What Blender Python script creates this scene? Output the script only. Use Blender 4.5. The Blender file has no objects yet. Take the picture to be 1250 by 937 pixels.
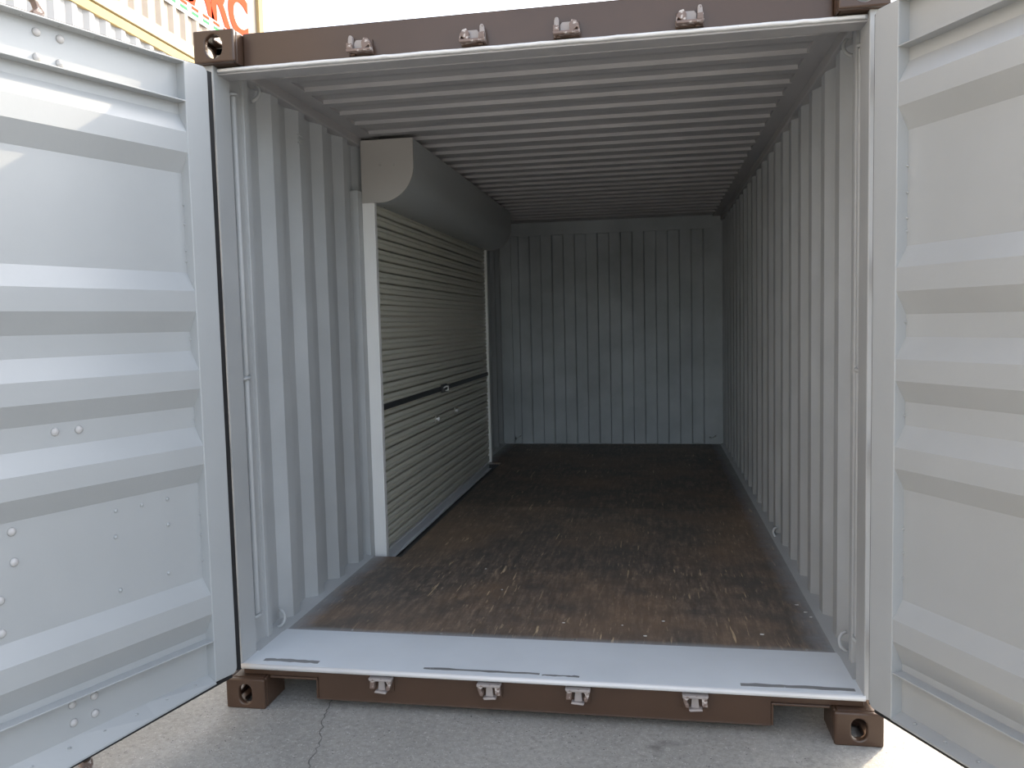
import bpy, bmesh, math, random
from mathutils import Vector, Matrix
random.seed(7)
PI = math.pi
scene = bpy.context.scene
C = scene.collection

# ------------------------------------------------------------------ camera
CAM = (0.4517, -2.8505, 1.4799)
YAW, PITCH, ROLL, FPX = -0.172926, -0.073598, -0.023964, 988.354
fw = Vector((math.sin(YAW)*math.cos(PITCH), math.cos(YAW)*math.cos(PITCH), math.sin(PITCH)))
r0 = Vector((math.cos(YAW), -math.sin(YAW), 0)); u0 = r0.cross(fw)
rr = r0*math.cos(ROLL)+u0*math.sin(ROLL); uu = -r0*math.sin(ROLL)+u0*math.cos(ROLL)
cd = bpy.data.cameras.new('camera'); cam = bpy.data.objects.new('camera', cd); C.objects.link(cam)
cd.sensor_fit = 'HORIZONTAL'; cd.sensor_width = 36; cd.lens = 36*FPX/1250
cd.clip_start = .05; cd.clip_end = 300
M = Matrix((rr, uu, -fw)).transposed().to_4x4(); M.translation = CAM
cam.matrix_world = M
scene.camera = cam

# ------------------------------------------------------------------ light
SUN = Vector((.95, 1.28, 1.0)).normalized()           # towards the sun
w = bpy.data.worlds.new('sky'); scene.world = w; w.use_nodes = True
nt = w.node_tree; bg = nt.nodes['Background']
sky = nt.nodes.new('ShaderNodeTexSky'); sky.sky_type = 'NISHITA'
sky.sun_disc = False; sky.sun_elevation = math.asin(SUN.z); sky.sun_rotation = math.atan2(SUN.x, SUN.y)
sky.air_density = 1.0; sky.dust_density = 3.0; sky.ozone_density = 1.0; sky.altitude = 10
hs = nt.nodes.new('ShaderNodeHueSaturation'); hs.inputs['Saturation'].default_value = .50     # hazy, milky sky
nt.links.new(sky.outputs[0], hs.inputs['Color']); nt.links.new(hs.outputs[0], bg.inputs[0]); bg.inputs[1].default_value = 0.42
sl = bpy.data.lights.new('sun', 'SUN'); sl.energy = 4.3; sl.angle = math.radians(.6); sl.color = (1.0, .82, .58)
so = bpy.data.objects.new('sun', sl); C.objects.link(so); so.location = (8, 12, 10)
so.rotation_euler = SUN.to_track_quat('Z', 'Y').to_euler()
vs = scene.view_settings
vs.view_transform = 'Standard'; vs.look = 'None'; vs.gamma = 1; vs.exposure = 0.60; vs.use_curve_mapping = False

# ------------------------------------------------------------------ materials
def newmat(name):
    m = bpy.data.materials.new(name); m.use_nodes = True
    t = m.node_tree; return m, t, t.nodes['Principled BSDF']
def N(t, typ, **kw):
    n = t.nodes.new(typ)
    for k, v in kw.items():
        if k in n.inputs: n.inputs[k].default_value = v
        else: setattr(n, k, v)
    return n
def mixc(t, fac, a, b, blend='MIX'):
    n = t.nodes.new('ShaderNodeMix'); n.data_type = 'RGBA'; n.blend_type = blend
    for sock, v in ((n.inputs[0], fac), (n.inputs[6], a), (n.inputs[7], b)):
        if hasattr(v, 'links') or hasattr(v, 'is_output'): t.links.new(v, sock)
        else: sock.default_value = v if not isinstance(v, tuple) else (*v, 1)
    return n.outputs[2]
def ramp(t, src, stops):
    n = t.nodes.new('ShaderNodeValToRGB'); e = n.color_ramp.elements
    while len(e) < len(stops): e.new(.5)
    for el, (p, c) in zip(e, stops):
        el.position = p; el.color = (*c, 1) if isinstance(c, tuple) else (c, c, c, 1)
    t.links.new(src, n.inputs[0]); return n.outputs[0]
def coords(t, scale=(1, 1, 1), kind='Object'):
    tc = t.nodes.new('ShaderNodeTexCoord'); mp = t.nodes.new('ShaderNodeMapping')
    mp.inputs['Scale'].default_value = scale
    t.links.new(tc.outputs[kind], mp.inputs[0]); return mp.outputs[0]
def noise(t, vec, scale, detail=4, rough=.55):
    n = N(t, 'ShaderNodeTexNoise', Scale=scale, Detail=detail, Roughness=rough)
    t.links.new(vec, n.inputs['Vector']); return n.outputs['Fac']
def bump(t, b, h, strength=.1, dist=.01):
    n = N(t, 'ShaderNodeBump', Strength=strength, Distance=dist)
    t.links.new(h, n.inputs['Height']); t.links.new(n.outputs[0], b.inputs['Normal'])

def paint(name, col, rough=.45, vary=.06, spec=.5, blotch=None, bamt=.06, metal=0, bscale=9):
    """brushed paint on steel: slight tone drift, fine orange peel, optional worn blotches"""
    m, t, b = newmat(name)
    v = coords(t)
    n1 = noise(t, v, 2.2, 5); n2 = noise(t, v, 60, 2)
    lo = tuple(c*(1-vary) for c in col); hi = tuple(min(1, c*(1+vary)) for c in col)
    c = ramp(t, n1, [(.3, lo), (.7, hi)])
    if blotch:
        bc, thr = blotch
        f = ramp(t, noise(t, v, bscale, 8, .7), [(thr, 0.0), (thr+.05, 1.0)])
        c = mixc(t, f, c, bc)
    t.links.new(c, b.inputs['Base Color'])
    b.inputs['Roughness'].default_value = rough; b.inputs['Metallic'].default_value = metal
    b.inputs['Specular IOR Level'].default_value = spec
    if bamt: bump(t, b, n2, bamt, .004)
    return m

GREY = (.46, .475, .48)
m_grey = paint('grey_paint', GREY, .38)
m_door = paint('door_grey_paint', (.405, .42, .425), .34, .04)
m_wall = paint('wall_grey_paint', (.455, .475, .485), .45, .09)
m_back = paint('end_wall_grey_paint', (.42, .455, .47), .5, .16)
m_ceil = paint('ceiling_grey_paint', (.405, .395, .395), .45, .08)
m_thresh = paint('threshold_pale_paint', (.74, .78, .81), .40, .05)
m_lip = paint('pale_sealant', (.74, .74, .74), .5, .05, blotch=((.34, .30, .27), .66), bscale=30)
m_brown = paint('brown_gloss_paint', (.072, .041, .026), .30, .12, blotch=((.30, .24, .20), .79), bscale=40)
m_keeper = paint('worn_brown_steel', (.17, .12, .10), .4, .2, blotch=((.56, .51, .48), .53), bscale=45)
m_pale = paint('scuffed_pale_steel', (.33, .295, .28), .35, .2, blotch=((.16, .11, .09), .60), bscale=50)
m_rubber = paint('black_rubber', (.012, .012, .013), .6, .1)
m_dark = paint('dark_steel', (.02, .022, .024), .4, .1)
m_wear = paint('worn_bare_strip', (.22, .22, .22), .5, .2, blotch=((.5, .52, .54), .62), bscale=20)
m_bolt = paint('bolt_grey_paint', (.50, .49, .48), .25, .1)
m_cream = paint('shutter_cream_paint', (.62, .615, .53), .38, .03)
m_guide = paint('shutter_guide_white', (.84, .84, .82), .35, .03)
m_bar = paint('shutter_bottom_bar_grey', (.66, .68, .69), .35, .03)
m_box = paint('shutter_box_beige_paint', (.44, .42, .39), .45, .02)
m_box2 = paint('shutter_hood_shaded_cream', (.40, .42, .42), .40, .02)  # hood cream greyed down, its shade put into the colour
m_knob = paint('white_knob_enamel', (.88, .88, .86), .2, .02)
m_chrome = paint('bright_steel', (.75, .75, .74), .2, .02, metal=.9)
m_cont = paint('weathered_cream_paint', (.38, .335, .29), .95, .06, blotch=((.55, .36, .14), .71), bscale=1.6, spec=.05)
m_cont2 = paint('weathered_white_paint', (.35, .36, .375), .95, .05, blotch=((.60, .42, .2), .73), bscale=1.6, spec=.05)
m_yellow = paint('yellowed_rail_paint', (.46, .35, .19), .95, .08, spec=.05)
m_crail = paint('cream_rail_paint', (.46, .41, .29), .95, .06, spec=.05)
m_white = paint('white_decal_paint', (.62, .62, .61), .95, .02, spec=.05)
m_red = paint('red_decal_paint', (.72, .075, .035), .95, .04, spec=.05)
m_green = paint('green_decal_paint', (.08, .42, .13), .95, .04, spec=.05)
m_blue = paint('pale_blue_decal_paint', (.50, .68, .80), .95, .04, spec=.05)
m_crack = paint('cracked_concrete', (.15, .146, .135), .8, .1)
m_flake = paint('white_paint_flake', (.75, .75, .73), .6, .05)

def mat_floor(name, tone):
    m, t, b = newmat(name)
    v = coords(t, kind='Object')
    fine = coords(t, (34, 5.0, 1)); fine2 = coords(t, (75, 8.5, 1)); fine3 = coords(t, (46, 3.4, 1))
    n0 = noise(t, v, 1.3, 5); n1 = noise(t, fine, 1.0, 7, .72); n2 = noise(t, fine2, 1.0, 4, .6); n3 = noise(t, v, 6, 7, .75); n4 = noise(t, fine3, 1.0, 3, .5)
    T = lambda r, g_, b_: (r*tone[0], g_*tone[1], b_*tone[2])
    c = ramp(t, n1, [(.28, T(.050, .041, .035)), (.50, T(.150, .118, .094)), (.74, T(.36, .265, .19))])
    c = mixc(t, ramp(t, n3, [(.40, 0.0), (.60, .85)]), c, T(.085, .076, .068))
    c = mixc(t, ramp(t, n0, [(.45, 0.0), (.68, .5)]), c, T(.30, .19, .115))
    big = ramp(t, noise(t, v, 2.4, 4), [(.40, 0.0), (.58, 1.0)])
    for src, lo, hi, col in ((n2, .60, .70, (.40, .30, .20)), (n4, .67, .70, (.56, .42, .26))):
        sc = ramp(t, src, [(lo, 0.0), (hi, .9)])
        mm = N(t, 'ShaderNodeMath', operation='MULTIPLY'); t.links.new(sc, mm.inputs[0]); t.links.new(big, mm.inputs[1])
        c = mixc(t, mm.outputs[0], c, T(*col))
    # grey overspray along side walls and threshold (paint that reached the boards)
    tc = t.nodes.new('ShaderNodeTexCoord'); sp = t.nodes.new('ShaderNodeSeparateXYZ'); t.links.new(tc.outputs['Object'], sp.inputs[0])
    ab = N(t, 'ShaderNodeMath', operation='ABSOLUTE'); t.links.new(sp.outputs[0], ab.inputs[0])
    ns = N(t, 'ShaderNodeMath', operation='MULTIPLY_ADD'); t.links.new(n3, ns.inputs[0]); ns.inputs[1].default_value = .16
    t.links.new(ab.outputs[0], ns.inputs[2])
    side = ramp(t, ns.outputs[0], [(0, 0.0), (.5, 0.0), (.9999, 1.0)])
    mr = N(t, 'ShaderNodeMapRange'); mr.inputs['From Min'].default_value = 1.12; mr.inputs['From Max'].default_value = 1.27
    t.links.new(ns.outputs[0], mr.inputs['Value'])
    ns2 = N(t, 'ShaderNodeMath', operation='MULTIPLY_ADD'); t.links.new(n3, ns2.inputs[0]); ns2.inputs[1].default_value = -.05
    t.links.new(sp.outputs[1], ns2.inputs[2])
    mr2 = N(t, 'ShaderNodeMapRange'); mr2.inputs['From Min'].default_value = .425; mr2.inputs['From Max'].default_value = .365
    t.links.new(ns2.outputs[0], mr2.inputs['Value'])
    mx = N(t, 'ShaderNodeMath', operation='MAXIMUM'); t.links.new(mr.outputs[0], mx.inputs[0]); t.links.new(mr2.outputs[0], mx.inputs[1])
    c = mixc(t, mx.outputs[0], c, (.38, .40, .42))
    t.links.new(c, b.inputs['Base Color']); b.inputs['Roughness'].default_value = .55
    bump(t, b, n1, .35, .004)
    return m
m_floor = mat_floor('worn_plywood_floor', (1.18, 1.18, 1.18)); m_floor2 = mat_floor('plywood_floor_shaded_copy', (.95, .95, .96))  # rear sheets get a darker copy: light falloff put into the colour

def mat_ground():
    m, t, b = newmat('rough_concrete_yard')
    v = coords(t)
    n0 = noise(t, v, 1.7, 6, .6); n1 = noise(t, v, 48, 7, .8)
    vo = N(t, 'ShaderNodeTexVoronoi', Scale=150); t.links.new(v, vo.inputs['Vector'])
    vo2 = N(t, 'ShaderNodeTexVoronoi', Scale=60); t.links.new(v, vo2.inputs['Vector'])
    c = ramp(t, n0, [(.3, (.33, .32, .295)), (.7, (.46, .445, .41))])
    c = mixc(t, ramp(t, n1, [(.42, .0), (.75, .7)]), c, (.15, .145, .132))
    sel = ramp(t, noise(t, v, 40, 3), [(.50, 0.0), (.62, 1.0)])
    sp = ramp(t, vo.outputs['Distance'], [(.22, 1.0), (.40, 0.0)])
    f = N(t, 'ShaderNodeMath', operation='MULTIPLY'); t.links.new(sel, f.inputs[0]); t.links.new(sp, f.inputs[1])
    c = mixc(t, f.outputs[0], c, (.60, .585, .55))
    dk = ramp(t, vo2.outputs['Distance'], [(.10, 1.0), (.20, 0.0)])
    f2 = N(t, 'ShaderNodeMath', operation='MULTIPLY'); t.links.new(ramp(t, noise(t, v, 9, 4), [(.5, 0.0), (.6, 1.0)]), f2.inputs[0]); t.links.new(dk, f2.inputs[1])
    c = mixc(t, f2.outputs[0], c, (.06, .06, .06))
    st = ramp(t, noise(t, v, 3.1, 5, .65), [(.62, 0.0), (.72, .55)])
    c = mixc(t, st, c, (.10, .097, .092))
    t.links.new(c, b.inputs['Base Color']); b.inputs['Roughness'].default_value = .7
    bump(t, b, n1, .6, .01)
    return m
m_ground = mat_ground()

# ------------------------------------------------------------------ mesh helpers
class MB:
    def __init__(s): s.bm = bmesh.new()
    def box(s, a, b):
        x0, y0, z0 = a; x1, y1, z1 = b
        v = [s.bm.verts.new(p) for p in ((x0,y0,z0),(x1,y0,z0),(x1,y1,z0),(x0,y1,z0),(x0,y0,z1),(x1,y0,z1),(x1,y1,z1),(x0,y1,z1))]
        for f in ((0,1,2,3),(4,5,6,7),(0,1,5,4),(1,2,6,5),(2,3,7,6),(3,0,4,7)): s.bm.faces.new([v[i] for i in f])
        return s
    def prism(s, poly, h0, h1, mp):
        """polygon (u,v) extruded h0..h1, mp(u,v,h)->xyz"""
        A = [s.bm.verts.new(mp(u, v, h0)) for u, v in poly]; B_ = [s.bm.verts.new(mp(u, v, h1)) for u, v in poly]
        n = len(poly); s.bm.faces.new(A); s.bm.faces.new(B_)
        for i in range(n): s.bm.faces.new((A[i], A[(i+1) % n], B_[(i+1) % n], B_[i]))
        return s
    def sheet(s, prof, h0, h1, t, mp):
        """open profile (u,v), thickness t in v, extruded h0..h1"""
        L = [[s.bm.verts.new(mp(u, v+dv, h)) for u, v in prof] for h in (h0, h1) for dv in (0, t)]
        a, b, c, d = L
        for i in range(len(prof)-1):
            s.bm.faces.new((a[i], a[i+1], c[i+1], c[i])); s.bm.faces.new((b[i], b[i+1], d[i+1], d[i]))
            s.bm.faces.new((a[i], a[i+1], b[i+1], b[i])); s.bm.faces.new((c[i], c[i+1], d[i+1], d[i]))
        for k in (0, -1): s.bm.faces.new((a[k], b[k], d[k], c[k]))
        return s
    def holed(s, w, h, hole, t0, t1, mp):
        """plate w x h centred, with hole polygon (ccw), between t0..t1"""
        n = len(hole)
        def outer(u, v):
            k = min((w/2)/abs(u) if abs(u) > 1e-9 else 1e9, (h/2)/abs(v) if abs(v) > 1e-9 else 1e9); return (u*k, v*k)
        pts = []
        for u, v in hole: pts.append((outer(u, v), (u, v)))
        # snap nearest outer points to the four corners
        outs = [list(p[0]) for p in pts]
        for cx, cy in ((w/2,h/2),(-w/2,h/2),(-w/2,-h/2),(w/2,-h/2)):
            i = min(range(n), key=lambda k: (outs[k][0]-cx)**2+(outs[k][1]-cy)**2); outs[i] = [cx, cy]
        R = []
        for tt in (t0, t1):
            R.append([s.bm.verts.new(mp(u, v, tt)) for u, v in outs]); R.append([s.bm.verts.new(mp(p[1][0], p[1][1], tt)) for p in pts])
        o0, i0, o1, i1 = R
        for i in range(n):
            j = (i+1) % n
            for q in ((o0[i],o0[j],i0[j],i0[i]),(o1[i],o1[j],i1[j],i1[i]),(o0[i],o0[j],o1[j],o1[i]),(i0[i],i0[j],i1[j],i1[i])): s.bm.faces.new(q)
        return s
    def tube(s, pts, r, seg=10, closed=False):
        pts = [Vector(p) for p in pts]; n = len(pts); rings = []
        for i, p in enumerate(pts):
            a = pts[i-1] if (i > 0 or closed) else p; b = pts[(i+1) % n] if (i < n-1 or closed) else p
            d = (b-a).normalized(); x = d.orthogonal().normalized() if not rings else None
            if rings:
                x = (lastx - d*lastx.dot(d)).normalized()
            lastx = x; y = d.cross(x)
            rings.append([s.bm.verts.new(p+(x*math.cos(k*2*PI/seg)+y*math.sin(k*2*PI/seg))*r) for k in range(seg)])
        m = n if closed else n-1
        for i in range(m):
            A = rings[i]; B_ = rings[(i+1) % n]
            for k in range(seg): s.bm.faces.new((A[k], A[(k+1) % seg], B_[(k+1) % seg], B_[k]))
        if not closed: s.bm.faces.new(rings[0]); s.bm.faces.new(rings[-1])
        return s
    def dome(s, c, r, nrm, h=None, seg=10, rows=3):
        nrm = Vector(nrm).normalized(); x = nrm.orthogonal().normalized(); y = nrm.cross(x); c = Vector(c); h = h or r
        rings = []
        for j in range(rows):
            a = j*PI/2/rows
            rings.append([s.bm.verts.new(c+(x*math.cos(k*2*PI/seg)+y*math.sin(k*2*PI/seg))*r*math.cos(a)+nrm*h*math.sin(a)) for k in range(seg)])
        top = s.bm.verts.new(c+nrm*h)
        for A, B_ in zip(rings, rings[1:]):
            for k in range(seg): s.bm.faces.new((A[k], A[(k+1) % seg], B_[(k+1) % seg], B_[k]))
        for k in range(seg): s.bm.faces.new((rings[-1][k], rings[-1][(k+1) % seg], top))
        s.bm.faces.new(rings[0]); return s
    def build(s, name, mat, parent=None, bevel=0, smooth=False, segs=2):
        bmesh.ops.recalc_face_normals(s.bm, faces=s.bm.faces)
        me = bpy.data.meshes.new(name); s.bm.to_mesh(me); s.bm.free()
        if smooth:
            for p in me.polygons: p.use_smooth = True
        me.materials.append(mat)
        o = bpy.data.objects.new(name, me); C.objects.link(o)
        if parent: o.parent = parent
        if bevel:
            md = o.modifiers.new('bevel', 'BEVEL'); md.width = bevel; md.segments = segs; md.limit_method = 'ANGLE'; md.angle_limit = math.radians(40)
        return o
def tag(o, label, cat=None, group=None, kind=None):
    o['label'] = label
    if cat: o['category'] = cat
    if group: o['group'] = group
    if kind: o['kind'] = kind
    return o
def empty(name, loc=(0, 0, 0), rz=0):
    o = bpy.data.objects.new(name, None); C.objects.link(o); o.location = loc; o.rotation_euler = (0, 0, rz); o.empty_display_size = .1
    return o
def copy(o, parent, loc=None):
    c = o.copy(); C.objects.link(c); c.parent = parent
    if loc is not None: c.location = loc
    return c
XYZ = lambda u, v, h: (u, v, h)
def arc(cx, cy, r, a0, a1, n=8):
    return [(cx+r*math.cos(math.radians(a0+(a1-a0)*i/n)), cy+r*math.sin(math.radians(a0+(a1-a0)*i/n))) for i in range(n+1)]
def stadium(w, h, n=6):
    r = w/2; k = h/2-r
    return arc(0, k, r, 0, 180, 2*n)+arc(0, -k, r, 180, 360, 2*n)

# ------------------------------------------------------------------ ground
g = MB()
g.box((-45, -40, -.3), (45, 45, 0)); ground = g.build('ground', m_ground)
tag(ground, 'rough grey concrete yard with pale aggregate specks', 'ground', kind='structure')
def crack(pts, wdt):
    mb = MB(); prev = None
    for i, (x, y) in enumerate(pts):
        ww = wdt*random.uniform(.3, 1.2); a = mb.bm.verts.new((x-ww, y, .0015)); b = mb.bm.verts.new((x+ww, y, .0015))
        if prev: mb.bm.faces.new((prev[0], prev[1], b, a))
        prev = (a, b)
    return mb.build('crack', m_crack, ground)
def wander(x0, y0, x1, y1, n=26, amp=.012):
    out = []; o = 0
    for i in range(n):
        f = i/(n-1); o = o*.6+random.uniform(-amp, amp); out.append((x0+(x1-x0)*f+o, y0+(y1-y0)*f))
    return out
crack(wander(-.83, .14, -.68, -.48, 34, .010), .0026)

# ------------------------------------------------------------------ container shell
FZ = .165           # floor level
YB = 5.90           # inside face of end wall
PIT = .278
def wall_profile(y0, y1):
    """side wall corrugation: depth v (0 = inner crest, .036 = recess) against y"""
    pts = []
    k0 = -3
    for k in range(k0, 30):
        c = .53+PIT*k
        for yy, v in ((c, 0), (c+.072, 0), (c+.140, .036), (c+.210, .036)): pts.append((yy, v))
    def at(y):
        for (a, va), (b, vb) in zip(pts, pts[1:]):
            if a <= y <= b: return va+(vb-va)*(y-a)/(b-a)
    return [(y0, at(y0))]+[p for p in pts if y0 < p[0] < y1]+[(y1, at(y1))]
def side_wall(side, segs):
    mb = MB()
    for y0, y1, z0, z1 in segs:
        mb.sheet(wall_profile(y0, y1), z0, z1, .0025, lambda u, v, h: (side*(1.176+v), u, h))
    return mb
SY0, SY1 = 1.54, 4.76     # shutter opening
wl = side_wall(-1, [(.30, SY0, .15, 2.53), (SY0, SY1, 2.20, 2.53), (SY1, 5.92, .15, 2.53)]).build('wall_left', m_wall)
tag(wl, 'grey corrugated steel side wall holding the roller shutter', 'wall', kind='structure')
wr = side_wall(1, [(.30, 5.92, .15, 2.53)]).build('wall_right', m_wall)
tag(wr, 'unbroken grey corrugated steel side wall facing the roller shutter', 'wall', kind='structure')
# end wall: flats .11, steep slopes
prof = []; x = -1.215; lvl = 0
xs = -1.215
k = 0
while xs < 1.215:
    v = .0 if k % 2 == 0 else .03
    prof += [(xs, v), (min(xs+.1095, 1.2149), v)]; xs += .1225; k += 1
wb = MB().sheet(prof, .15, 2.43, .003, lambda u, v, h: (u, YB+v, h)).build('wall_back', m_back)
tag(wb, 'dark grey end wall of narrow upright steel folds', 'wall', kind='structure')
MB().box((-1.215, YB-.012, 2.425), (1.215, YB+.10, 2.58)).build('end_header', m_back, wb)
MB().box((-1.215, YB-.004, .10), (1.215, YB+.10, .168)).build('end_sill', m_back, wb)
for sx in (-1, 1): MB().box((min(sx*1.06, sx*1.217), YB-.006, .15), (max(sx*1.06, sx*1.217), YB+.03, 2.43)).build('end_post', m_back, wb)
# ceiling: ribs across, pitch .21
prof = [(.14, .0)]
yy = .673-.21*2
while yy < 5.7:
    prof += [(yy-.006, .017), (yy+.004, 0), (yy+.060, 0), (yy+.140, .017)]; yy += .21
prof = [p for p in prof if p[0] > .15]; prof = [(.14, .017)]+prof+[(5.99, .017)]
ce = MB().sheet(prof, -1.09, 1.09, .0025, lambda u, v, h: (h, u, 2.545+v)).build('ceiling', m_ceil)
tag(ce, 'grey ribbed steel ceiling with folds running across', 'ceiling', kind='structure')
for sx in (-1, 1):
    a, b = sorted((sx*1.08, sx*1.21)); MB().box((a, .14, 2.547), (b, 5.99, 2.57)).build('ceiling_margin', m_ceil, ce)
# trims
def trim(n, mb, mat, label, bevel=.003):
    o = mb.build('trim_%d' % n, mat, bevel=bevel); return tag(o, label, 'trim', kind='structure')
# floor
fl = MB()
fl.box((-.98, .36, .10), (1.19, YB, .150)); fl.box((-1.19, .36, .10), (-.98, SY0-.02, .150)); fl.box((-1.19, SY1-.10, .10), (-.98, YB, .150))
floor = fl.build('floor', m_dark); tag(floor, 'dark worn plywood floor of the container', 'floor', kind='structure')
rows = [(.40, 2.838), (2.842, 5.278), (5.282, YB-.006)]
for i, (a, b) in enumerate(rows):
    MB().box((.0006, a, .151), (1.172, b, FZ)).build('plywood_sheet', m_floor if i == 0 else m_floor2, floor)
    if i == 0: poly = [(-.0006, a), (-.0006, b), (-.98, b), (-.98, SY0-.012), (-1.172, SY0-.012), (-1.172, a)]
    elif i == 1: poly = [(-.0006, a), (-.0006, b), (-1.172, b), (-1.172, SY1-.1), (-.98, SY1-.1), (-.98, a)]
    else: poly = [(-.0006, a), (-.0006, b), (-1.172, b), (-1.172, a)]
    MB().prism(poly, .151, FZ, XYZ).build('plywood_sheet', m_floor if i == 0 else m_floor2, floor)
sc0 = None
for sx_, sy_ in [(-.854, .425), (-.586, .425), (-.454, .428), (-.319, .424), (.12, .425), (.36, .426), (.86, .424), (1.04, .425)]:
    if not sc0: sc0 = MB().dome((0, 0, 0), .006, (0, 0, 1), .002, 8, 2).build('screw', m_chrome, floor); sc0.location = (sx_, sy_, FZ)
    else: copy(sc0, floor, (sx_, sy_, FZ))
# painted strips where wall meets floor
for side, nm in ((-1, 'left'), (1, 'right')):
    mb = MB()
    segs = [(.16, SY0-.02), (SY1, YB)] if side < 0 else [(.16, YB)]
    for a, b in segs:
        mb.prism([(side*1.217, .10), (side*1.145, .10), (side*1.145, .1655), (side*1.165, .172), (side*1.217, .19)], a, b, lambda u, v, h: (u, h, v))
    tag(mb.build('baseboard_'+nm, m_wall), 'grey painted steel strip along the foot of the %s' % ('shutter-side wall' if side < 0 else 'wall facing the shutter'), 'baseboard', kind='structure')

# threshold plate
th = MB(); th.prism([(.028, .148), (.028, .163), (.036, .168), (.36, .168), (.405, .1665), (.405, .148)], -1.165, 1.165, lambda u, v, h: (h, u, v))
th = trim(1, th, m_thresh, 'pale blue-grey painted steel threshold plate at the container mouth', .002)
MB().tube([(-1.165, .031, .159), (1.165, .031, .159)], .010, 8).build('sealant_bead', m_lip, th, smooth=True)
for a, b, y0, y1 in ((-1.09, -.86, .066, .090), (-.43, .02, .064, .080), (.03, .17, .060, .072), (.75, 1.14, .060, .084)):
    poly = [(a, y1-.004)]+[(a+(b-a)*i/14, y1+random.uniform(-.003, .003)) for i in range(1, 14)]+[(b, y1-.003)]+[(b-(b-a)*i/14, y0+random.uniform(-.003, .003)) for i in range(15)]
    MB().prism(poly, .1675, .1690, XYZ).build('worn_strip', m_wear, th)

# castings
def casting(parent, sx, z0, hole_w, hole_h, name='corner_casting'):
    """hollow ISO corner casting 178 x 162 x 118 built at its own origin (front outer corner bottom)"""
    mb = MB(); W_, D_, H_ = .162, .178, .118; t = .022
    X = lambda u: sx*(1.219-W_/2)+u
    mb.holed(W_, H_, stadium(hole_w, hole_h), 0, t, lambda u, v, h: (X(u), h, z0+H_/2+v))
    mb.box((X(-W_/2), D_-.012, z0), (X(W_/2), D_, z0+H_))
    # outer side plate with aperture, inner side plate plain
    mb.holed(D_-.034, H_, [(v, u) for u, v in stadium(.056, .092)][::-1], 0, .016, lambda u, v, h: (sx*(1.219-h), D_/2+.005+u, z0+H_/2+v))
    xi = sorted((sx*(1.219-W_), sx*(1.219-W_+.012))); mb.box((xi[0], t, z0), (xi[1], D_-.012, z0+H_))
    xa, xb = sorted((sx*(1.219-.016), sx*(1.219-W_+.012)))
    # top / bottom plates with aperture
    for zz0, zz1 in ((z0, z0+.018), (z0+H_-.018, z0+H_)):
        if (z0 > 1) == (zz0 > z0):
            mb.holed(xb-xa, D_-.034, stadium(.062, .112), zz0, zz1, lambda u, v, h: ((xa+xb)/2+u, t+(D_-.034)/2+v, h))
        else: mb.box((xa, t, zz0), (xb, D_-.012, zz1))
    return mb.build(name, m_brown, parent, .007)

# header
hd = MB(); hd.box((-1.057, .07, 2.462), (1.057, .15, 2.594))
hd = trim(2, hd, m_brown, 'brown painted header beam above the container mouth', .006)
casting(hd, -1, 2.473, .066, .086); casting(hd, 1, 2.473, .066, .086)
MB().box((-1.16, .050, 2.452), (1.16, .15, 2.466)).build('drip_lip', m_grey, hd, .003)
MB().tube([(-1.15, .047, 2.457)]+[(-1.15+2.3*i/60, .049+random.uniform(-.0015, .0015), 2.459+random.uniform(-.0015, .0015)) for i in range(1, 60)]+[(1.15, .047, 2.457)], .0065, 8).build('sealant_bead', m_lip, hd, smooth=True)
MB().prism([(.06, 2.446), (.15, 2.448), (.16, 2.452), (.16, 2.56), (.13, 2.56), (.13, 2.47), (.06, 2.47)], -1.165, 1.165, lambda u, v, h: (h, u, v)).build('soffit', m_ceil, hd)
# sill with pocket notches
sp = [(-1.165, .150), (-1.165, .1195), (-1.056, .1195), (-1.056, .114), (-.855, .114), (-.855, .034), (.855, .034), (.855, .114), (1.056, .114), (1.056, .1195), (1.165, .1195), (1.165, .150)]
sill = MB().prism(sp, .05, .062, lambda u, v, h: (u, h, v))
sill.box((-1.06, .05, .142), (1.06, .30, .150)); sill.box((-.855, .05, .030), (.855, .12, .036))
sill = trim(3, sill, m_brown, 'brown painted sill beam under the container mouth with notched ends', .002)
for sx in (-1, 1):
    a, b = sorted((sx*1.05, sx*.853)); MB().box((a, .038, .112), (b, .30, .120)).build('notch_flange', m_brown, sill, .002)
    a, b = sorted((sx*.861, sx*.853)); MB().box((a, .044, .036), (b, .30, .120)).build('notch_flange', m_brown, sill, .002)
    casting(sill, sx, 0, .052, .076)
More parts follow.
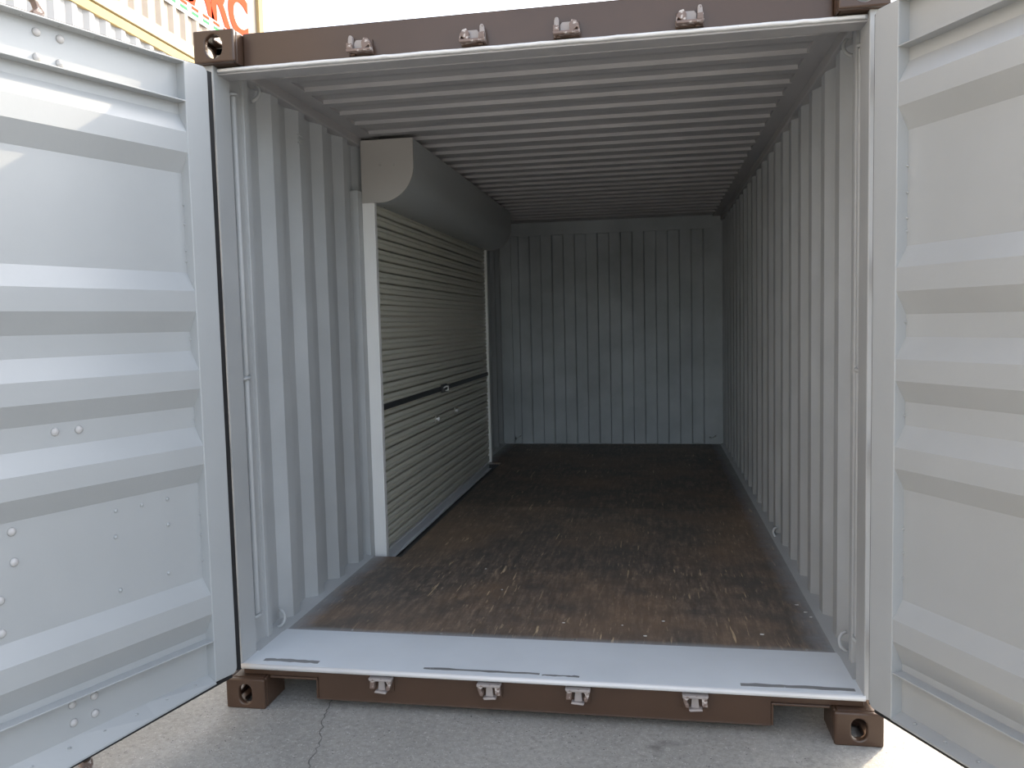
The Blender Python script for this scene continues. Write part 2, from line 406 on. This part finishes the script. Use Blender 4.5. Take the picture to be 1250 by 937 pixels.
# cam keepers
def keeper(parent, x, z, up, mir, y):
    k = empty('cam_keeper'); k.parent = parent; k.location = (x, y, z)
    def P(nm, poly, d0, d1, mt, bv=.002):
        return MB().prism([(u*mir, v) for u, v in poly], -d1, -d0, lambda u, v, h: (u, h, v)).build(nm, mt, k, bv)
    P('base_plate', [(-.047, -.030), (.047, -.030), (.045, .024), (-.045, .024)], -.004, .006, m_brown)
    if up:
        P('tray', [(-.044, -.026), (.046, -.026), (.049, -.016), (-.046, -.016)], .004, .042, m_keeper)
        P('horn', [(-.044, -.016), (-.024, -.016), (-.025, .030), (-.029, .036), (-.037, .036), (-.041, .026)], .006, .026, m_pale)
        P('lug', [(-.044, -.016), (-.022, -.016), (-.024, .004), (-.044, .006)], .024, .040, m_keeper)
        P('saddle', [(-.022, -.014), (.036, -.014), (.038, .010), (.030, .020), (-.014, .020), (-.022, .010)], .004, .018, m_pale)
        P('hook', [(.014, -.016), (.026, -.016), (.040, -.004), (.044, -.016), (.049, -.016), (.045, .004), (.036, .018), (.022, .022), (.012, .008)], .014, .036, m_keeper)
        P('stud', [(-.034, -.034), (-.018, -.034), (-.018, -.026), (-.034, -.026)], .004, .022, m_brown)
    else:
        P('top_bar', [(-.042, .020), (.046, .020), (.046, .030), (-.046, .030)], .004, .036, m_pale)
        P('tongue', [(-.014, -.022), (.016, -.022), (.012, .020), (-.010, .020)], .004, .018, m_pale)
        P('ledge', [(-.026, -.028), (.020, -.032), (.024, -.024), (-.022, -.020)], .004, .030, m_pale)
        P('lug', [(-.044, -.012), (-.024, -.012), (-.022, .020), (-.040, .020)], .006, .030, m_keeper)
        P('hook', [(.024, -.018), (.034, -.016), (.042, .004), (.044, .020), (.022, .020), (.030, .006), (.022, -.004)], .006, .032, m_keeper)
    return k
for x, mr in ((-.589, 1), (-.165, -1), (.167, 1), (.589, -1)): keeper(hd, x, 2.506, True, mr, .068)
for x, mr in ((-.589, 1), (-.165, -1), (.167, 1), (.589, -1)): keeper(sill, x, .112, False, mr, .048)

# corner posts
def corner_post(n, side):
    mb = MB(); a, b = sorted((side*1.160, side*1.219)); mb.box((a, .03, .152), (b, .150, 2.475))
    a, b = sorted((side*1.190, side*1.219)); mb.box((a, .150, .118), (b, .31, 2.55))
    a, b = sorted((side*1.1765, side*1.219)); mb.box((a, .285, .118), (b, .31, 2.55))
    o = trim(n, mb, m_grey, 'grey front corner post beside the %s' % ('open door with rows of bolts' if side < 0 else 'open door without bolts'), .004)
    X = side*1.178
    for za, zb in ((.315, 1.285), (1.305, 2.40)):
        MB().tube([(X-side*-.012, .205, za-.02), (X, .205, za), (X, .205, zb), (X-side*-.012, .205, zb+.02)], .012, 10).build('lashing_rod', m_grey, o, smooth=True)
    for z in (.300, 1.285, 2.41):
        MB().tube([(side*1.200, .178, z), (side*1.172, .180, z), (side*1.164, .200, z+.004), (side*1.172, .222, z+.008), (side*1.200, .224, z+.008)], .007, 8).build('rod_clip', m_grey, o, smooth=True)
    return o
corner_post(4, -1); corner_post(5, 1)
for n, side in ((6, -1), (7, 1)):
    a, b = sorted((side*1.160, side*1.219)); mb = MB().box((a, .14, 2.502), (b, 6.0, 2.586))
    trim(n, mb, m_ceil, 'grey top side rail above the %s' % ('shutter-side wall' if side < 0 else 'wall facing the shutter'), .006)
for n, side in ((8, -1), (9, 1)):
    a, b = sorted((side*1.195, side*1.219)); mb = MB().box((a, .178, .03), (b, 5.98, .16))
    trim(n, mb, m_brown, 'brown bottom side rail below the %s' % ('shutter-side wall' if side < 0 else 'wall facing the shutter'), .003)
# rear posts carry the shell on the ground
for n, side in ((10, -1), (11, 1)):
    a, b = sorted((side*1.06, side*1.219)); mb = MB().box((a, 5.94, 0), (b, 6.058, 2.59))
    trim(n, mb, m_brown, 'brown rear corner post behind the end wall on the %s side' % ('shutter' if side < 0 else 'plain wall'), .004)
# lashing rings on the walls
def ring(parent, c, axis_side, r=.034):
    mb = MB(); pts = [(c[0]-axis_side*r*.9*math.sin(a), c[1]+.012*math.cos(a), c[2]+r*math.cos(a)) for a in [PI*i/10 for i in range(11)]]
    mb.tube(pts, .007, 8); return mb.build('lashing_ring', m_grey, parent, smooth=True)
ring(wl, (-1.186, .40, .215), -1); ring(wl, (-1.19, .39, 2.47), -1, .036)
ring(wr, (1.188, .40, .215), 1); ring(wr, (1.178, 2.14, .195), 1, .026); ring(wr, (1.19, .39, 2.47), 1, .036)
for x in (-1.02, 1.07):
    MB().tube([(x-.03, YB+.002, .235), (x-.02, YB-.04, .225), (x+.02, YB-.04, .245), (x+.03, YB+.002, .25)], .007, 8).build('lashing_ring', m_grey, wb, smooth=True)
# small louvred vent on the left wall
for i in range(3): MB().box((-1.181, .80, 2.352+i*.018), (-1.172, .842, 2.358+i*.018)).build('vent_louvre', m_wall, wl)

# ------------------------------------------------------------------ doors
ZB, ZT = .174, 2.437
RIBS = [(2.255, 2.188, 2.116, 2.047), (1.694, 1.626, 1.553, 1.481), (1.411, 1.342, 1.274, 1.206), (1.132, 1.065, .997, .926), (.566, .507, .435, .356)]
DW = 1.165
def door(n, side, x0, ang, label, bolts, rivets, sag, gap):
    dv = Vector((side*math.sin(ang), -math.cos(ang), 0)); k = side      # local y = k*depth
    root = empty('door_%d' % n, (x0, -.06, 0), math.atan2(dv.y, dv.x)); tag(root, label, 'door', kind='structure')
    mpz = lambda u, v, h: (u, k*h, v)
    r = .022
    def stile(s0, s1, left):
        if left: poly = arc(s0+r, ZB+r, r, 180, 270, 5)+[(s1, ZB), (s1, ZT)]+arc(s0+r, ZT-r, r, 90, 180, 5)
        else: poly = [(s0, ZB)]+arc(s1-r, ZB+r, r, 270, 360, 5)+arc(s1-r, ZT-r, r, 0, 90, 5)+[(s0, ZT)]
        MB().prism(poly, 0, .054, mpz).build('stile', m_door, root, .003)
    stile(0, .100, True); stile(DW-.1, DW, False)
    prof = [(.190, .042)]
    for t_, ct, cb, b_ in reversed(RIBS): prof += [(b_, .042), (cb, .003), (ct, .003), (t_, .042)]
    prof.append((ZT-.004, .042))
    p = MB().sheet(prof, .098, DW-.098, .004, lambda u, v, h: (h, k*v, u)).build('door_panel', m_door, root)
    def bar(nm, s0, s1, d0, d1, z0, z1, mt=m_door, bv=.0015, par=root):
        a, b = sorted((k*d0, k*d1)); return MB().box((s0, a, z0), (s1, b, z1)).build(nm, mt, par, bv)
    bar('flange', .099, DW-.099, .0, .052, ZT-.006, ZT); bar('flange', .099, DW-.099, .0, .044, 2.294, 2.299)
    bar('flange', .099, DW-.099, .0, .044, .328, .333); LB = lambda s_: ZB-sag*s_                                            # lower lip, slightly bowed on one door
    mb = MB(); sv = [.0990, .36, .62, .85, DW-.099]
    mb.prism([(a_, LB(a_)) for a_ in sv]+[(a_, LB(a_)+.006) for a_ in sv[::-1]], -.001, .001, mpz)
    for a_, b_ in zip(sv, sv[1:]):
        c_ = [(a_, 0, LB(a_)), (b_, 0, LB(b_)), (b_, .044, .190), (a_, .044, .190)]
        mb.bm.faces.new([mb.bm.verts.new((x_, k*d_, z_+.006)) for x_, d_, z_ in c_]); mb.bm.faces.new([mb.bm.verts.new((x_, k*(d_+.002), z_)) for x_, d_, z_ in c_])
    mb.build('flange', m_door, root)
    # rubber seal round the edge
    MB().prism([(.02, LB(.02)-.013), (DW-.02, LB(DW-.1)-.013), (DW-.02, LB(DW-.1)-.0005), (.02, LB(.02)-.0005)], .006, .060, mpz).build('door_seal', m_rubber, root); bar('door_seal', .012, DW-.01, .012, .060, ZT+.0005, ZT+.006, m_rubber)
    bar('door_seal', -gap, -.0005, .004, .060, ZB+.004, ZT-.01, m_rubber)
    # weld ticks where panel meets stile
    for z in (1.93, 1.86, 1.78, 1.73, 1.45, 1.17, .80, .72, .64):
        MB().dome((.101, k*.040, z+random.uniform(-.01, .01)), .005, (1, -k*.6, 0), .004, 6, 2).build('weld_spot', m_door, root, smooth=True)
    b0 = r0_ = None
    for s_, z_ in bolts:
        if not b0: b0 = MB().dome((0, 0, 0), .0135, (0, -k, 0), .010, 12, 4).build('bolt', m_bolt, root, smooth=True); b0.location = (s_, k*.042, z_)
        else: copy(b0, root, (s_, k*.042, z_))
    for s_, z_ in rivets:
        if not r0_: r0_ = MB().dome((0, 0, 0), .0075, (0, -k, 0), .006, 8, 3).build('rivet', m_door, root, smooth=True); r0_.location = (s_, k*.042, z_)
        else: copy(r0_, root, (s_, k*.042, z_))
    f0 = None
    for i in range(9):
        s_ = .172+i*.118
        if not f0: f0 = MB().dome((0, 0, 0), .007, (0, 0, 1), .004, 8, 2).build('rivet', m_door, root, smooth=True); f0.location = (s_, k*.028, .190-(.190-LB(s_))*.37+.006)
        else: copy(f0, root, (s_, k*.028, .190-(.190-LB(s_))*.37+.006))
        c = copy(f0, root, (s_, k*.026, ZT-.006)); c.rotation_euler = (PI, 0, 0)
    # lock rods and cams on the outer side
    for s_ in (.565, 1.0):
        rod = MB().tube([(s_, k*.082, ZB-.095), (s_, k*.082, ZT+.012)], .017, 12).build('lock_rod', m_brown, root, smooth=True)
        for zz, q in ((ZB-.092, -1), (ZT+.014, 1)):
            poly = [(-.016, 0), (.020, 0), (.022, .028*q), (.012, .040*q), (-.002, .062*q), (-.020, .066*q), (-.022, .058*q), (-.010, .050*q), (-.004, .034*q), (-.018, .020*q)]
            MB().prism(poly, .070, .096, lambda u, v, h: (s_-u, k*h, zz+v)).build('locking_cam', m_keeper, rod, .003)
        for zz in (.30, 1.19, 2.34):
            a, b = sorted((k*.047, k*.094)); MB().box((s_-.05, a, zz-.05), (s_+.05, b, zz-.03)).box((s_-.05, a, zz+.03), (s_+.05, b, zz+.05)).build('rod_bracket', m_brown, rod, .003)
    # hinges
    for z in (.36, 1.0, 1.62, 2.24):
        h = MB().tube([(-.026, k*.070, z-.05), (-.026, k*.070, z+.05)], .014, 12).build('hinge', m_brown, root, smooth=True)
        a, b = sorted((k*.058, k*.068)); MB().box((-.026, a, z-.03), (.09, b, z+.03)).build('hinge_blade', m_brown, h, .002)
    return root
boltsL = [(.593, 2.399), (.52, 2.398), (.596, 2.323), (.525, 2.322), (.616, 1.179), (.539, 1.177), (.765, .897), (.764, .804), (.811, .70), (.813, .601), (.618, .300), (.544, .298), (.617, .240), (.545, .240)]
rivL = [(.43, .89), (.333, .89), (.233, .89), (.235, .798), (.436, .802), (.43, .618), (.243, .625)]
door(1, -1, -1.1325, math.radians(20.8), 'open grey steel door with rows of bolts and rivets on its ribbed face', boltsL, rivL, .075, .022)
door(2, 1, 1.1526, math.radians(27.3), 'open grey steel door with a plain ribbed face and no bolts', [], [], 0, .005)

# ------------------------------------------------------------------ roller shutter
sh = empty('roller_shutter', (-1.11, 3.15, .10)); tag(sh, 'cream roller shutter with white guide rails and curved box in the corrugated wall', 'shutter')
INV = Matrix.Translation(-Vector(sh.location))
def S(o):
    o.parent = sh; o.matrix_parent_inverse = INV; return o
S(MB().box((-1.158, 1.58, .112), (-1.086, 1.622, 2.185)).build('guide_rail', m_guide, None, .003))
S(MB().box((-1.158, 4.712, .112), (-1.086, 4.754, 2.185)).build('guide_rail', m_guide, None, .003))
S(MB().box((-1.216, 1.515, .15), (-1.158, 1.60, 2.245)).build('frame_post', m_grey, None, .003))
S(MB().box((-1.216, 4.735, .15), (-1.158, 4.80, 2.245)).build('frame_post', m_grey, None, .003))
S(MB().box((-1.19, SY0-.01, .088), (-.981, SY1-.102, .104)).build('floor_channel', m_dark, None, .001))
# slats
PZ = .0655; n_sl = 31; zb0 = .168
sprof = [(0, .036), (.0042, .036), (.0046, .009), (.0085, .003), (.015, .0006), (.027, 0), (.0310, .008), (.0350, .008), (.0390, 0), (.050, .0006), (.0570, .003), (.0609, .009), (.0613, .036), (PZ-.0003, .036)]
slat = MB().sheet(sprof, 1.612, 4.722, .0015, lambda u, v, h: (-(v), h, u)).build('slat', m_cream)
slat.parent = sh; slat.matrix_parent_inverse = INV; slat.location = (-1.106, 0, zb0)
for i in range(1, n_sl):
    c = slat.copy(); C.objects.link(c); c.location = (-1.106, 0, zb0+i*PZ)
S(MB().box((-1.124, 1.614, .108), (-1.100, 4.720, .166)).box((-1.104, 1.614, .108), (-1.078, 4.720, .114)).build('bottom_bar', m_bar, None, .002))
lb = S(MB().box((-1.110, 1.616, .996), (-1.099, 4.716, 1.030)).build('lock_bar', m_dark, None, .002))
for y in (1.63, 4.70): S(MB().dome((-1.098, y, 1.013), .012, (1, 0, 0), .006, 10, 3).build('bar_bolt', m_chrome, None, smooth=True))
S(MB().box((-1.100, 2.96, .985), (-1.086, 3.10, 1.045)).build('lock_case', m_dark, None, .003))
S(MB().tube([(-1.086, 2.99, 1.02), (-1.066, 2.99, 1.03), (-1.060, 3.03, 1.03), (-1.066, 3.045, 1.00), (-1.086, 3.045, .995)], .006, 8).build('lock_handle', m_knob, None, smooth=True))
for y in (2.82, 3.39):
    S(MB().tube([(-1.106, y, .806), (-1.084, y, .806)], .009, 10).dome((-1.086, y, .806), .017, (1, 0, 0), .012, 12, 4).build('knob', m_knob, None, smooth=True))
    S(MB().dome((-1.106, y, .806), .034, (1, 0, 0), .004, 16, 2).build('knob_plate', m_cream, None, smooth=True))
# box
BT = 2.528
bp = [(-1.156, BT), (-.850, BT)]+arc(-1.050, 2.380, .200, 0, -90, 14)+[(-1.156, 2.180)]
def inset(poly, d): return [(u*(1-d)+(-1.01)*d, v*(1-d)+2.36*d) for u, v in poly]
def smooth_auto(o):
    for p in o.data.polygons: p.use_smooth = True
    o.data.set_sharp_from_angle(angle=math.radians(35)); return o
smooth_auto(S(MB().prism(inset(bp, .015), 1.586, 4.744, lambda u, v, h: (u, h, v)).build('box_hood', m_box2)))
S(MB().prism(bp, 1.578, 1.588, lambda u, v, h: (u, h, v)).build('box_end_plate', m_box, None, .0015))
S(MB().prism(bp, 4.742, 4.752, lambda u, v, h: (u, h, v)).build('box_end_plate', m_box, None, .0015))
for x in (-1.045, -.965): S(MB().dome((x, 1.578, 2.388), .009, (0, -1, 0), .004, 10, 3).build('plate_screw', m_box, None, smooth=True))
for i in range(6): S(MB().dome((-1.084, 1.75+i*.55, 2.178), .006, (0, 0, -1), .004, 8, 2).build('hood_rivet', m_chrome, None, smooth=True))
# ------------------------------------------------------------------ paint flakes on the floor
for i, (x, y, s_) in enumerate([(.888, .567, .013), (1.111, .852, .009), (1.092, .946, .011), (1.125, .792, .008), (.486, .674, .008), (.409, .496, .008), (.053, .607, .007), (.31, .606, .005), (-.45, 1.35, .006), (-.30, 1.02, .006)]):
    n = 6; poly = [(s_*random.uniform(.6, 1.2)*math.cos(a*2*PI/n), .6*s_*random.uniform(.6, 1.2)*math.sin(a*2*PI/n)) for a in range(n)]
    o = MB().prism(poly, 0, .0015, XYZ).build('paint_flake', m_flake); o.location = (x, y, FZ)
    if i == 0: tag(o, 'largest white paint flake lying on the brown plywood floor', 'paint flake')
    elif i < 4: tag(o, 'small white paint flake on the plywood beside the wall facing the shutter', 'paint flake', 'paint flakes beside the plain wall')
    else: tag(o, 'tiny white paint flake out on the open middle of the plywood floor', 'paint flake', 'paint flakes on the open floor')

# ------------------------------------------------------------------ stacked containers behind, plus an added unseen stack for warm bounce
BX = -5.70
def bg_container(z0, label, wallmat, railmat, toprail, decal=False, y0=-2.39):
    y1 = y0+12.19; h = 2.591
    root = empty('shipping_container', (BX-1.2, (y0+y1)/2, z0)); tag(root, label, 'container', 'containers stacked three high across the yard')
    inv = Matrix.Translation(-Vector(root.location))
    def P(o): o.parent = root; o.matrix_parent_inverse = inv; return o
    pr = []; y = y0+.16
    while y < y1-.45: pr += [(y, 0), (y+.072, 0), (y+.140, .036), (y+.210, .036)]; y += .278
    pr.append((y1-.16, .036))
    P(MB().sheet(pr, z0+.16, z0+h-.11, .003, lambda u, v, q: (BX-.012-v, u, q)).build('side_panel', wallmat))
    P(MB().box((BX-2.43, y0+.02, z0+.14), (BX-.06, y1-.02, z0+h-.01)).build('body', wallmat))
    P(MB().box((BX-.06, y0+.1, z0+h-.115), (BX+.004, y1-.1, z0+h-.004)).build('top_rail', toprail, None, .004))
    P(MB().box((BX-.06, y0+.1, z0+.012), (BX+.004, y1-.1, z0+.175)).build('bottom_rail', railmat, None, .004))
    for ya, yb in ((y0, y0+.16), (y1-.16, y1)):
        P(MB().box((BX-.15, ya, z0+.1), (BX+.004, yb, z0+h-.1)).build('corner_post', m_yellow, None, .01))
        for zz in (z0, z0+h-.118): P(MB().holed(.178, .118, stadium(.06, .08), 0, .15, lambda u, v, q: (BX+.008-q, (ya+yb)/2+u, zz+.059+v)).build('corner_casting', railmat, None, .004))
    if decal:
        x = BX-.008
        P(MB().box((x-.003, 6.45, 5.76), (x, 9.28, 6.86)).build('decal_panel', m_white))
        for z, mt in ((5.905, m_red), (5.835, m_green), (5.785, m_blue)):
            yy = 6.56
            while yy < 8.75:
                P(MB().box((x-.001, yy, z-.02), (x+.003, yy+.17, z+.02)).build('decal_stripe', mt)); yy += .278
        for i, ch in enumerate('CARC'):
            cu = bpy.data.curves.new('letter', 'FONT'); cu.body = ch; cu.size = .86; cu.extrude = .003; cu.offset = .034
            tmp = bpy.data.objects.new('tmp', cu); C.objects.link(tmp)
            dg = bpy.context.evaluated_depsgraph_get(); me = bpy.data.meshes.new_from_object(tmp.evaluated_get(dg))
            bpy.data.objects.remove(tmp); me.materials.clear(); me.materials.append(m_red)
            o = bpy.data.objects.new('decal_letter', me); C.objects.link(o)
            o.matrix_world = Matrix(((0, 0, 1, x+.006), (1, 0, 0, 7.12+i*.515), (0, 1, 0, 5.98), (0, 0, 0, 1)))
            mw = o.matrix_world.copy(); o.parent = root; o.matrix_parent_inverse = inv; o.matrix_basis = mw
    return root
bg_container(0, 'white container at the foot of the three-high stack across the yard', m_cont2, m_crail, m_yellow)
bg_container(2.605, 'white container with yellowed top rail in the middle of the stack across the yard', m_cont2, m_crail, m_yellow)
bg_container(5.210, 'cream container with red lettering on top of the stack across the yard', m_cont, m_crail, m_crail, True)
for z_, nm in ((0, 'foot'), (2.605, 'middle'), (5.210, 'top')):  # added stack, out of view, reflects warm sunlight onto the right-hand side
    bg_container(z_, 'cream container at the %s of the added unseen stack reflecting warm light across the yard' % nm, m_cont, m_crail, m_crail, False, -14.75)
